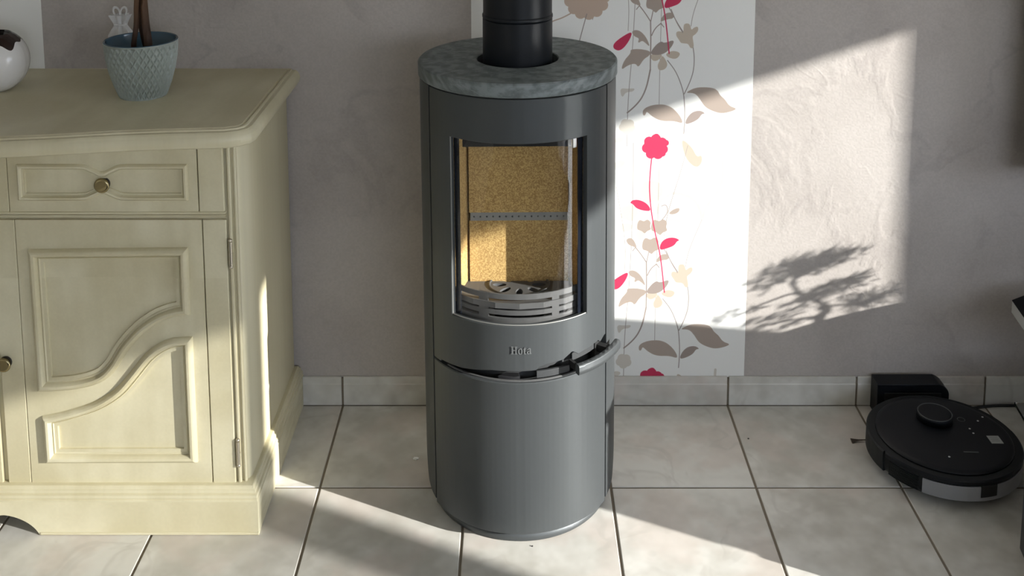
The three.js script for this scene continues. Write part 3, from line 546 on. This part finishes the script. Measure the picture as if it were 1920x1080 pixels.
  // drawers
  function makeDrawer(sx, nm) {
    const d = new THREE.Group(); d.name = nm; s.add(d); d.position.set(X(-0.847) * sx, 0, dz + 0.006); d.scale.x = sx;
    const o = [[0.1755, 0.822], ...smooth([[0.055, 0.822], [0.034, 0.8205], [0.018, 0.8135], [0.004, 0.8065]], 3), ...smooth([[-0.004, 0.8065], [-0.018, 0.8135], [-0.034, 0.8205], [-0.055, 0.822]], 3), [-0.1755, 0.822], [-0.1755, 0.7435], ...smooth([[-0.055, 0.7435], [-0.034, 0.745], [-0.018, 0.7515], [-0.004, 0.758]], 3), ...smooth([[0.004, 0.758], [0.018, 0.7515], [0.034, 0.745], [0.055, 0.7435]], 3), [0.1755, 0.7435]];
    const gi = offsetOutline(trimmed(o, 0.0155), -0.0152), g = 0.0009, gl = 0.1955, w = 0.2485;
    part(d, 'drawer_front', planarXY(hole([[-gl + g, 0.7175], [gl - g, 0.7175], [gl - g, 0.8555], [-gl + g, 0.8555]], [gi], -0.01, 0)), M.cream);
    part(d, 'stile', planarXY(box(-w, -gl - g, 0.7175, 0.8555, -0.01, 0, 0.0018)), M.cream); part(d, 'stile', planarXY(box(gl + g, w, 0.7175, 0.8555, -0.01, 0, 0.0025)), M.cream);
    part(d, 'panel', planarXY(hole(gi, [], -0.01, -0.0038)), M.cream); part(d, 'drawer_moulding', moulding(trimmed(o, 0.0155), slim, 0), M.cream);
    const k = part(d, 'knob', knobG(), M.brass, 'round brass knob'); k.position.set(0.0015, 0.7795, -0.0035); part(d, 'knob_plate', plateG(), M.brassDark).position.set(0.0015, 0.7795, -0.0037);
    part(d, 'drawer_lip', [box(-w, w + 0.002, 0.7145, 0.7195, -0.008, 0.0035, 0.002), box(-w, w, 0.7025, 0.7085, -0.020, -0.010, 0.002)], M.cream);
  }
  makeDrawer(1, 'drawer'); makeDrawer(-1, 'drawer_001');
}

// ------------------------------------------------------------------ on the sideboard
{
  const p = thing('potted_plant', 'braided brown stems growing in a grey-green pot with raised diamond lattice, on the sideboard', 'plant', [-0.8425, 0.8972, 0.2385]);
  const prof = polyline([[0, 0.0515], [0.006, 0.0545], [0.03, 0.0635], [0.06, 0.0722], [0.09, 0.0778], [0.112, 0.0802], [0.128, 0.0808]]);
  const rings = [], N = 384, Mv = 110;
  for (let j = 0; j <= Mv; j++) {
    const y = 0.128 * j / Mv, ring = [];
    for (let i = 0; i < N; i++) {
      const a = i / N, v = y / 0.128, u1 = a * 32 + v * 5.2, u2 = a * 32 - v * 5.2, f = (x) => Math.abs(x - Math.floor(x) - 0.5) * 2;
      const rib = Math.max(step(0.55, 0.9, f(u1)), step(0.55, 0.9, f(u2))), edge = step(0, 0.05, v) * (1 - step(0.955, 0.985, v));
      const r = prof(y) + (rib - 1) * 0.0048 * edge; ring.push(V(r * Math.sin(a * 2 * Math.PI), y, r * Math.cos(a * 2 * Math.PI)));
    }
    rings.push(ring);
  }
  const pot = part(p, 'pot', merge(skin(rings, { ringOpen: false, crease: 0.9 }).translate(0, 0, 0)), M.pot, 'glazed pot with a raised diamond lattice');
  { // remove the top cap of the shell: cap fans lie at y = 0.128
    const g = pot.geometry, q = g.getAttribute('position'), keepP = [], keepN = []; const n = g.getAttribute('normal');
    for (let i = 0; i < q.count; i += 3) { if ([0, 1, 2].every((k) => q.getY(i + k) > 0.1279)) continue; for (let k = 0; k < 3; k++) { keepP.push(q.getX(i + k), q.getY(i + k), q.getZ(i + k)); keepN.push(n.getX(i + k), n.getY(i + k), n.getZ(i + k)); } }
    const r = new THREE.BufferGeometry(); r.setAttribute('position', new THREE.Float32BufferAttribute(keepP, 3)); r.setAttribute('normal', new THREE.Float32BufferAttribute(keepN, 3)); r.setAttribute('uv', new THREE.Float32BufferAttribute(new Float32Array(keepP.length / 3 * 2), 2)); pot.geometry = r;
  }
  part(pot, 'pot_inside', lathe([[0.0808, 0.128], [0.0798, 0.1295], [0.0778, 0.1293], [0.0752, 0.1275], [0.0700, 0.085], [0.0, 0.085]], 72), M.potInside, 'blue glazed inside');
  const soil = new THREE.CircleGeometry(0.0705, 40, 0, 2 * Math.PI); soil.rotateX(-Math.PI / 2); soil.translate(0, 0.088, 0); { const q = soil.getAttribute('position'); for (let i = 0; i < q.count; i++) q.setY(i, q.getY(i) + (rnd() - 0.5) * 0.004); soil.computeVertexNormals(); } part(p, 'soil', soil, M.soil);
  const br = (ph, thick) => { const pts = [], rad = []; for (let i = 0; i <= 12; i++) { const t = i / 12, y = 0.08 + t * 0.5, a = ph + (t < 0.24 ? (t / 0.24) * 0.9 : 0.9 + (t - 0.24) * 9), r = 0.024 * (1 - t / 0.26) ; const rr = t < 0.24 ? Math.max(0.0085, r + 0.002) : 0.0085; pts.push([rr * Math.sin(a) - 0.006 + 0.01 * (1 - t), y, rr * Math.cos(a)]); rad.push(thick * (1 - 0.35 * t)); } return taperTube(pts, rad, 60, 12); };
  for (const [ph, th] of [[-1.75, 0.0062], [0.75, 0.0098], [2.9, 0.007]]) part(p, 'stem', br(ph, th), M.bark);
  // crown, above the picture
  const lf = (len) => { const q = [], n = 8; for (let i = 0; i <= n; i++) { const t = i / n, w = len * 0.2 * Math.sin(Math.PI * Math.min(1, t * 0.9 + 0.08)), y = -len * 0.35 * t * t; q.push([V(-w, y, len * t), V(0, y - 0.004, len * t), V(w, y, len * t)]); } return skin(q, { ringOpen: true, crease: 1 }); };
  for (let i = 0; i < 6; i++) {
    const a = i / 6 * 2 * Math.PI + 0.3, tx = Math.sin(a) * 0.10, tz = Math.cos(a) * 0.09, ty = 0.66 + (i % 3) * 0.03;
    part(p, 'leaf_stalk', taperTube([[-0.006, 0.56, 0], [tx * 0.5, 0.63, tz * 0.5], [tx, ty, tz]], [0.003, 0.002, 0.0015], 12, 6), M.leaf);
    for (let k = 0; k < 5; k++) { const g = lf(0.11); g.rotateX(-0.1); g.rotateY(a + (k - 2) * 0.75); g.translate(tx, ty, tz); part(p, 'leaf', g, M.leaf); }
  }
}
{
  const v = thing('globe_vase', 'glossy white globe vase with ragged dark brown rim, on the sideboard left of the pot', 'vase', [-1.193, 0.8972, 0.2]);
  const R = 0.0735, cy = 0.0705, rimAt = (a) => 42 + 10 * Math.sin(a * 2 + 2.2) + 6 * Math.sin(a * 5 + 0.4) + 3 * Math.sin(a * 11);
  const band = (from, to, r, off) => { const q = [], n = 120; for (let i = 0; i <= n; i++) { const a = i / n * 2 * Math.PI, f = from(a), t = to(a), row = []; for (let j = 0; j <= 20; j++) { const e = (f + (t - f) * j / 20) * D2R; row.push(V(r * Math.cos(e) * Math.sin(a), cy + r * Math.sin(e), r * Math.cos(e) * Math.cos(a))); } q.push(row); } return skin(q, { ringOpen: true, crease: 1.5 }); };
  part(v, 'body', merge(band(() => -73.5, rimAt, R), band(() => -73.5, rimAt, R - 0.004)), M.vase);
  part(v, 'dark_rim', merge(band(rimAt, (a) => 61, R + 0.0002), band((a) => rimAt(a), () => 61, R - 0.004)), M.vaseDark, 'dark brown glaze with a ragged edge');
  part(v, 'foot', lathe([[0, 0.0003], [0.0205, 0.0003], [0.0215, 0.0015], [0.0, 0.002]], 40), M.vase);
}
{
  const b = thing('gift_pouch', 'small pale pouch gathered at the neck with a small bow on top, behind the pot', 'pouch', [-0.944, 0.8972, 0.085]);
  const rings = []; for (let j = 0; j <= 30; j++) { const t = j / 30, y = t * 0.154; const r = polyline([[0, 0.024], [0.08, 0.032], [0.45, 0.034], [0.66, 0.028], [0.83, 0.0120], [0.87, 0.0130], [1, 0.021]])(t), ring = []; for (let i = 0; i < 48; i++) { const a = i / 48 * 2 * Math.PI, f = 1 + (0.07 + 0.3 * step(0.45, 0.85, t)) * Math.sin(a * 7 + t * 2) + 0.05 * Math.sin(a * 11 + t * 5); ring.push(V(r * f * Math.sin(a), y, r * f * 0.8 * Math.cos(a))); } rings.push(ring); }
  part(b, 'sack', skin(rings, { crease: 1.2 }), M.pouch);
  part(b, 'bow', [move(new THREE.TorusGeometry(0.0095, 0.0028, 8, 24).scale(0.75, 1.15, 1).rotateZ(0.35), -0.0085, 0.161, 0), move(new THREE.TorusGeometry(0.0095, 0.0028, 8, 24).scale(0.75, 1.15, 1).rotateZ(-0.35), 0.0085, 0.161, 0), move(new THREE.TorusGeometry(0.0125, 0.002, 8, 30).rotateX(Math.PI / 2), 0, 0.1305, 0)], M.pouch);
}

// ------------------------------------------------------------------ robot vacuum, its dock and cable
{
  const r = thing('robot_vacuum', 'flat round black robot vacuum cleaner with a raised turret, on the tiles at the right', 'robot vacuum', [1.013, 0, 0.2565]);
  const R = 0.173;
  part(r, 'body', lathe([[0, 0.012], [0.135, 0.012], [0.155, 0.016], [R - 0.007, 0.028], [R - 0.004, 0.034], [R - 0.004, 0.070], [R - 0.006, 0.0755], [0.05, 0.0765], [0, 0.0765]], 128), M.robotEdge);
  part(r, 'bumper', curved(-70, -262, 0.024, 0.0742, R - 0.010, R, { n: 90, c: 0.003 }), M.robotEdge);
  part(r, 'rear_shell', curved(-68, 96, 0.062, 0.0755, R - 0.012, R - 0.0005, { n: 90, c: 0.003 }), M.robot);
  const cover = lathe([[0, 0.0835], [0.10, 0.0833], [0.140, 0.0822], [0.149, 0.0808], [0.1525, 0.0785], [0.153, 0.0760], [0.0, 0.0760]].reverse(), 128); part(r, 'top_cover', cover, M.robot);
  part(r, 'dust_box', curved(-36, 58, 0.026, 0.0605, R - 0.012, R - 0.001, { n: 60, c: 0.0015 }), M.robotGrey, 'grey dust box front');
  part(r, 'latch', curved(5.5, 18.5, 0.036, 0.064, R - 0.006, R + 0.0006, { n: 8, c: 0.001 }), M.black);
  for (let i = 0; i < 9; i++) part(r, 'vent_slat', curved(-64, -39, 0.0275 + i * 0.0036, 0.0293 + i * 0.0036, R - 0.008, R - 0.001, { n: 20, c: 0.0004 }), M.robotEdge);
  const tx = 0.0, tz = -0.055;
  const tu = part(r, 'turret', move(lathe([[0, 0.0995], [0.034, 0.0995], [0.0395, 0.0988], [0.0415, 0.0965], [0.0415, 0.0835], [0, 0.083]].reverse(), 64), tx, 0, tz), M.robot);
  part(tu, 'turret_ring', move(new THREE.TorusGeometry(0.0385, 0.0011, 8, 64).rotateX(Math.PI / 2), tx, 0.0993, tz), M.ringGrey, 'thin grey ring');
  part(r, 'power_button', move(new THREE.TorusGeometry(0.0085, 0.0008, 6, 32).rotateX(Math.PI / 2), 0.062, 0.0836, -0.050), M.ringGrey);
  for (const [x, z] of [[1.131, 0.196], [1.113, 0.212], [1.080, 0.244], [1.081, 0.262], [0.988, 0.352]]) part(r, 'indicator', move(new THREE.CylinderGeometry(0.0024, 0.0024, 0.0008, 12), x - 1.013, 0.0836, z - 0.2565), M.iconGrey, 'small grey indicator mark');
  const stk = new THREE.Group(); stk.position.set(1.118 - 1.013, 0, 0.288 - 0.2565); stk.rotation.y = 0.1;
  const sm = part(r, 'sticker', move(rbox(0.028, 0.0012, 0.030, 0.0005), 0.108, 0.0830, 0.030), M.label, 'pale sticker');
  part(sm, 'sticker_print', [0, 1, 2].map((i) => box(0.099, 0.117, 0.0835, 0.0838, 0.021 + i * 0.007, 0.0225 + i * 0.007)), M.labelDark);
  const word = rbox(0.034, 0.0008, 0.004, 0.0003); word.rotateY(-0.05); part(r, 'wordmark', move(word, 0.032, 0.0834, 0.078), M.ringGrey, 'dim grey wordmark');
  // side brush: three arms with bristle tufts
  const sb = part(r, 'side_brush', move(lathe([[0, 0.004], [0.012, 0.004], [0.013, 0.011], [0, 0.012]], 20), -0.126, 0, -0.088), M.rubber);
  for (const a of [-1.62, 0.5, 2.6]) { const g = []; for (let k = 0; k < 9; k++) { const sp = (k - 4) * 0.0021; g.push(taperTube([[0, 0.007, 0], [sp * 0.2, 0.0045, 0.042], [sp, 0.002, 0.060]], [0.0016, 0.0009, 0.0011], 6, 5)); } const q = merge(g); q.rotateY(a); q.translate(-0.126, 0, -0.088); part(r, 'bristle_tuft', q, M.bristle); }
  for (const x of [-0.1, 0.1]) part(r, 'wheel', move(new THREE.CylinderGeometry(0.016, 0.016, 0.018, 24).rotateZ(Math.PI / 2), x, 0.0162, 0), M.rubber);

  const d = thing('charging_dock', 'black charging dock against the tiled skirting behind the robot vacuum', 'charging dock', [1.0135, 0, 0.040]);
  part(d, 'housing', [(() => { const sh = new THREE.Shape(); sh.moveTo(-0.089, 0.0006); sh.lineTo(0.091, 0.0006); sh.lineTo(0.091, 0.060); sh.quadraticCurveTo(0.089, 0.078, 0.066, 0.086); sh.lineTo(-0.089, 0.086); sh.closePath(); return move(new THREE.ExtrudeGeometry(sh, { depth: 0.046, bevelEnabled: true, bevelThickness: 0.002, bevelSize: 0.0015, bevelSegments: 2, curveSegments: 8 }), 0, 0.0015, -0.026); })()], M.robot);
  part(d, 'front_window', box(-0.072, 0.072, 0.02, 0.066, 0.0215, 0.0232, 0.0008), M.black);
  single('power_cable', 'thin black cable lying along the skirting, running right from the dock', 'cable', tube([[1.10, 0.004, 0.030], [1.15, 0.0038, 0.034], [1.19, 0.0036, 0.026], [1.24, 0.0038, 0.0175], [1.30, 0.0037, 0.016], [1.45, 0.0037, 0.02], [1.60, 0.0037, 0.03]], 0.0035, 64, 8), M.rubber, [0, 0, 0]);
}

// ------------------------------------------------------------------ furniture at the right edge and beyond it
{
  const s = thing('tv_stand', 'black topped corner stand with a glass shelf, cut by the right edge of the picture', 'tv stand', [1.2165, 0, 0.129], -7.6 * D2R);
  // own axes: x along the front, z towards the room; (0, 0) is the left corner where the chamfer meets the side
  const top = [[0, 0], [0, 0.36], [1.15, 0.36], [1.15, 0], [1.055, -0.075], [0.095, -0.075]];
  part(s, 'top_board', slab(top, [[-0.001, 0.35], [0, 0.349], [0, 0.3475]], 0.2), M.board);
  part(s, 'board_edge', slab(top, [[-0.0005, 0.3475], [-0.0005, 0.318], [-0.002, 0.3165]], 0.2), M.boardEdge, 'pale grey edge of the top board');
  const sh = [[-0.043, 0.187], [-0.043, 0.395], [1.19, 0.395], [1.19, 0.187]];
  part(s, 'glass_shelf', slab(sh, [[-0.0008, 0.191], [0, 0.1902], [0, 0.1838], [-0.0008, 0.183]], 0.2), M.shelfGlass, 'clear glass shelf');
  for (const x of [0.16, 0.98]) part(s, 'post', move(new THREE.CylinderGeometry(0.022, 0.022, 0.3165, 24), x, 0.15825, 0.235), M.bright);
}
{
  const s = thing('speaker_box', 'dark grey low speaker box standing on the tiles at the bottom right edge', 'speaker', [1.0585, 0, 0.548], -9 * D2R);
  part(s, 'cabinet', move(rbox(0.36, 0.168, 0.262, 0.004), 0.181, 0.0905, 0.132), M.slate);
  for (const [x, z] of [[0.03, 0.03], [0.33, 0.03], [0.03, 0.235], [0.33, 0.235]]) part(s, 'foot', move(new THREE.CylinderGeometry(0.012, 0.012, 0.0066, 16), x, 0.0036, z), M.boardEdge);
}
{
  const s = thing('added_chest', 'added dark low chest with two drawers, unseen beyond the right edge, placed for its shadow', 'chest', [1.52, 0, 0.60], -5.4 * D2R);  // unseen block of furniture, added to shade the low wall and floor
  part(s, 'carcass', box(0, 0.72, 0.002, 0.645, 0, 0.42, 0.003), M.darkWood); part(s, 'chest_top', box(-0.01, 0.73, 0.645, 0.667, -0.004, 0.435, 0.004), M.darkWood);
  for (const y of [0.06, 0.36]) { const d = part(s, 'drawer', box(0.02, 0.70, y, y + 0.26, 0.42, 0.432, 0.003), M.darkWood); part(d, 'pull', box(0.31, 0.41, y + 0.15, y + 0.162, 0.432, 0.447, 0.004), M.bright); }
}
{
  const s = thing('television', 'black flat television hung on the wall beyond the right edge of the picture', 'television', [1.7015, 0.93, 0.082]);
  part(s, 'housing', box(-0.452, 0.452, -0.275, 0.275, 0.012, 0.040, 0.006), M.robot); part(s, 'screen', box(-0.443, 0.443, -0.262, 0.268, 0.040, 0.0412), M.board); part(s, 'wall_bracket', box(-0.15, 0.15, -0.1, 0.1, -0.0812, 0.012), M.black);
}
{
  // bonsai on the stand: its shape lies along the sunbeams that draw its shadow on the wall
  const K = 0.80, BX = SUN.x * K, BY = SUN.y * K, BZ = SUN.z * K;
  const b = thing('bonsai', 'small bonsai with spreading needle pads in a clay pot on the corner stand', 'bonsai', [0.822 + BX, 0.3503, BZ]);
  const L = (x, y, dz = 0) => [x - 0.822, y + BY - 0.3503, dz];
  part(b, 'pot', lathe([[0, 0.0], [0.085, 0.0], [0.09, 0.004], [0.112, 0.076], [0.118, 0.086], [0.118, 0.097], [0.108, 0.097], [0.105, 0.089], [0, 0.089]], 40), M.clay);
  const px = (u, v) => [0.5748 + (u / 5.4 - 0) * 0.0014305 * 0.98, 0.0];
  const P = (u, v, dz = 0) => { const U = 1380 + u / 5.4, Vv = 440 + v / 5.4; return L(0.6018 + (U - 1420) * 0.001378 * (1 + (Vv - 600) * 0.000068), 0.4135 - (Vv - 465) * 0.001348, dz); };
  const root = P(945, 945); part(b, 'trunk', [taperTube([[root[0] - 0.002, 0.08, 0], root, P(978, 830, 0.005), P(1012, 752, 0)], [0.0085, 0.0075, 0.007, 0.0062], 18, 10)], M.bark);
  const branch = (pts, r) => part(b, 'branch', taperTube(pts, r.map((q) => q * 0.72), 24, 8), M.bark);
  branch([P(1012, 752), P(1100, 690, 0.02), P(1200, 640, 0.03), P(1340, 622, 0.03), P(1480, 640, 0.02), P(1640, 670, 0.02)], [0.0055, 0.0045, 0.004, 0.0035, 0.0025]);
  branch([P(1012, 752), P(900, 728, -0.01), P(680, 700, -0.02), P(560, 648, -0.02)], [0.0062, 0.0055, 0.0045, 0.004]);
  branch([P(560, 648, -0.02), P(480, 640, -0.02), P(350, 690, -0.01), P(200, 770, 0), P(60, 850, 0)], [0.004, 0.0035, 0.003, 0.0022]);
  branch([P(560, 648, -0.02), P(605, 560, -0.01), P(650, 480, 0), P(720, 420, 0.01)], [0.005, 0.0045, 0.004, 0.003]); branch([P(650, 470), P(540, 400, -0.02), P(380, 350, -0.03)], [0.0045, 0.0035, 0.002]);
  branch([P(970, 818), P(820, 815, 0.02), P(690, 828, 0.03), P(560, 890, 0.03)], [0.0045, 0.0035, 0.002]); branch([P(700, 690, -0.01), P(800, 630, 0.01), P(900, 580, 0.02), P(1050, 520, 0.02)], [0.004, 0.003, 0.002]);
  // needle pads: [centre u, v, half sizes, count, blade length, direction]
  const blades = []; const blade = (u, v, dz, len, ang) => { const [x, y, z] = P(u, v, dz), w = 0.0018, c = Math.cos(ang), s = Math.sin(ang), g = new THREE.BufferGeometry(); const a = V(x, y, z), e = V(x + c * len, y + s * len, z + (rnd() - 0.5) * 0.02), n = V(-s * w, c * w, 0), o = V(0, 0, 0.0008), m = a.clone().lerp(e, 0.45);
    const q = [a, m.clone().add(n).add(o), e, m.clone().sub(n).add(o), m.clone().sub(o)]; const t = [q[0], q[3], q[1], q[1], q[3], q[2], q[0], q[1], q[4], q[0], q[4], q[3], q[1], q[2], q[4], q[4], q[2], q[3]];
    g.setAttribute('position', new THREE.Float32BufferAttribute(t.flatMap((k) => [k.x, k.y, k.z]), 3)); g.computeVertexNormals(); blades.push(g); };
  const pad = (poly, n, len, dir, spread) => { const xs = poly.map((p) => p[0]), ys = poly.map((p) => p[1]), inside = (x, y) => { let r = false; for (let i = 0, j = poly.length - 1; i < poly.length; j = i++) if ((poly[i][1] > y) !== (poly[j][1] > y) && x < (poly[j][0] - poly[i][0]) * (y - poly[i][1]) / (poly[j][1] - poly[i][1]) + poly[i][0]) r = !r; return r; };
    let k = 0; while (k < n) { const u = Math.min(...xs) + rnd() * (Math.max(...xs) - Math.min(...xs)), v = Math.min(...ys) + rnd() * (Math.max(...ys) - Math.min(...ys)); if (!inside(u, v)) continue; k++; blade(u, v, (rnd() - 0.5) * 0.06, len * (0.5 + 1.1 * rnd()), dir + (rnd() - 0.5) * spread); } };
  pad([[440, 330], [500, 250], [620, 225], [800, 200], [980, 150], [1030, 180], [1200, 170], [1180, 210], [1020, 290], [880, 330], [780, 410], [700, 390], [600, 360]], 520, 0.027, 0.45, 1.1);
  pad([[360, 365], [480, 370], [640, 420], [600, 450], [480, 420]], 110, 0.02, 3.5, 1.2); pad([[420, 430], [600, 440], [640, 500], [520, 500]], 26, 0.02, 3.6, 0.8);
  pad([[780, 580], [850, 520], [960, 520], [1030, 440], [1180, 410], [1190, 470], [1180, 560], [1050, 600], [900, 580]], 260, 0.025, 0.35, 0.9); pad([[640, 690], [740, 640], [860, 600], [820, 650], [720, 690]], 90, 0.018, 0.5, 0.8);
  pad([[860, 690], [900, 620], [1000, 640], [1060, 680], [960, 720]], 40, 0.02, 0.6, 1.0);
  pad([[1370, 640], [1410, 560], [1500, 550], [1530, 600], [1500, 660], [1420, 720], [1380, 740]], 210, 0.018, 0.6, 5); pad([[1150, 760], [1300, 680], [1400, 690], [1330, 720]], 36, 0.02, 0.5, 0.7);
  pad([[200, 930], [320, 850], [460, 810], [560, 780], [480, 850], [330, 920]], 80, 0.022, 0.5, 0.5); pad([[20, 830], [60, 760], [110, 800], [60, 870]], 60, 0.018, 0.7, 1.6); pad([[560, 950], [660, 890], [740, 890], [640, 960]], 40, 0.022, 0.5, 0.5); pad([[330, 950], [450, 880], [540, 880], [430, 950]], 40, 0.022, 0.5, 0.5);
  part(b, 'foliage', blades, M.leaf).userData.kind = 'stuff';
}
{
  // sheer curtain over the front leaf of the garden door
  const q = []; for (let i = 0; i <= 160; i++) { const t = i / 160, z = 2.60 + 1.12 * t, x = 3.95 + 0.022 * Math.sin(t * 70) + 0.008 * Math.sin(t * 31); q.push([V(x, 0.03, z), V(x, 2.2, z)]); }
  const c = thing('sheer_curtain', 'white sheer curtain hanging in front of the garden door beyond the right edge', 'curtain', [0, 0, 0]);
  part(c, 'cloth', skin(q, { ringOpen: true, crease: 1.2 }), M.curtain); part(c, 'rod', move(new THREE.CylinderGeometry(0.012, 0.012, 1.3, 16).rotateX(Math.PI / 2), 3.95, 2.212, 3.16), M.bright);
  for (const z of [2.56, 3.76]) part(c, 'rod_bracket', box(3.945, 4.0, 2.205, 2.22, z, z + 0.015), M.bright);
}
{
  const g = thing('added_rug', 'dark charcoal rug laid unseen so the stove front mirrors something dark', 'added_rug', [0.35, 0, 2.35]);  // unseen rug, added to give the stove front a dark reflection
  part(g, 'pile', move(rbox(3.3, 0.012, 1.9, 0.005), 0, 0.0065, 0), M.added_rug);
}
// ------------------------------------------------------------------ crumbs and one reflected sun spot on the floor
{
  const crumb = (label, x, z, s, mat) => { const g = new THREE.IcosahedronGeometry(1, 1), p = g.getAttribute('position'); for (let i = 0; i < p.count; i++) { const k = 0.85 + 0.25 * Math.sin(p.getX(i) * 5.1 + p.getY(i) * 3.7 + p.getZ(i) * 4.3); p.setXYZ(i, p.getX(i) * s[0] * k, Math.max(-0.55, p.getY(i)) * s[1] * k, p.getZ(i) * s[2] * k); } g.computeVertexNormals(); g.computeBoundingBox(); single('crumb', label, 'crumb', g, mat, [x, -g.boundingBox.min.y + 0.0002, z]); };
  crumb('tiny white speck in place of a reflected sun spot on the tile between sideboard and stove', -0.2345, 0.2355, [0.0075, 0.003, 0.005], M.glintWhite);  // white speck modelled for a spot of reflected sunlight
  crumb('tiny dark crumb touching the front foot of the stove', 0.0415, 0.5095, [0.003, 0.002, 0.0025], M.crumbDark);
  crumb('tiniest dark crumb on the sunlit tile in front of the stove', 0.0385, 0.5345, [0.0018, 0.0014, 0.0016], M.crumbDark);
  crumb('dark crumb alone on the shaded tile right of the stove', 0.577, 0.155, [0.0022, 0.0016, 0.002], M.crumbDark);
}

renderer.render(scene, camera);
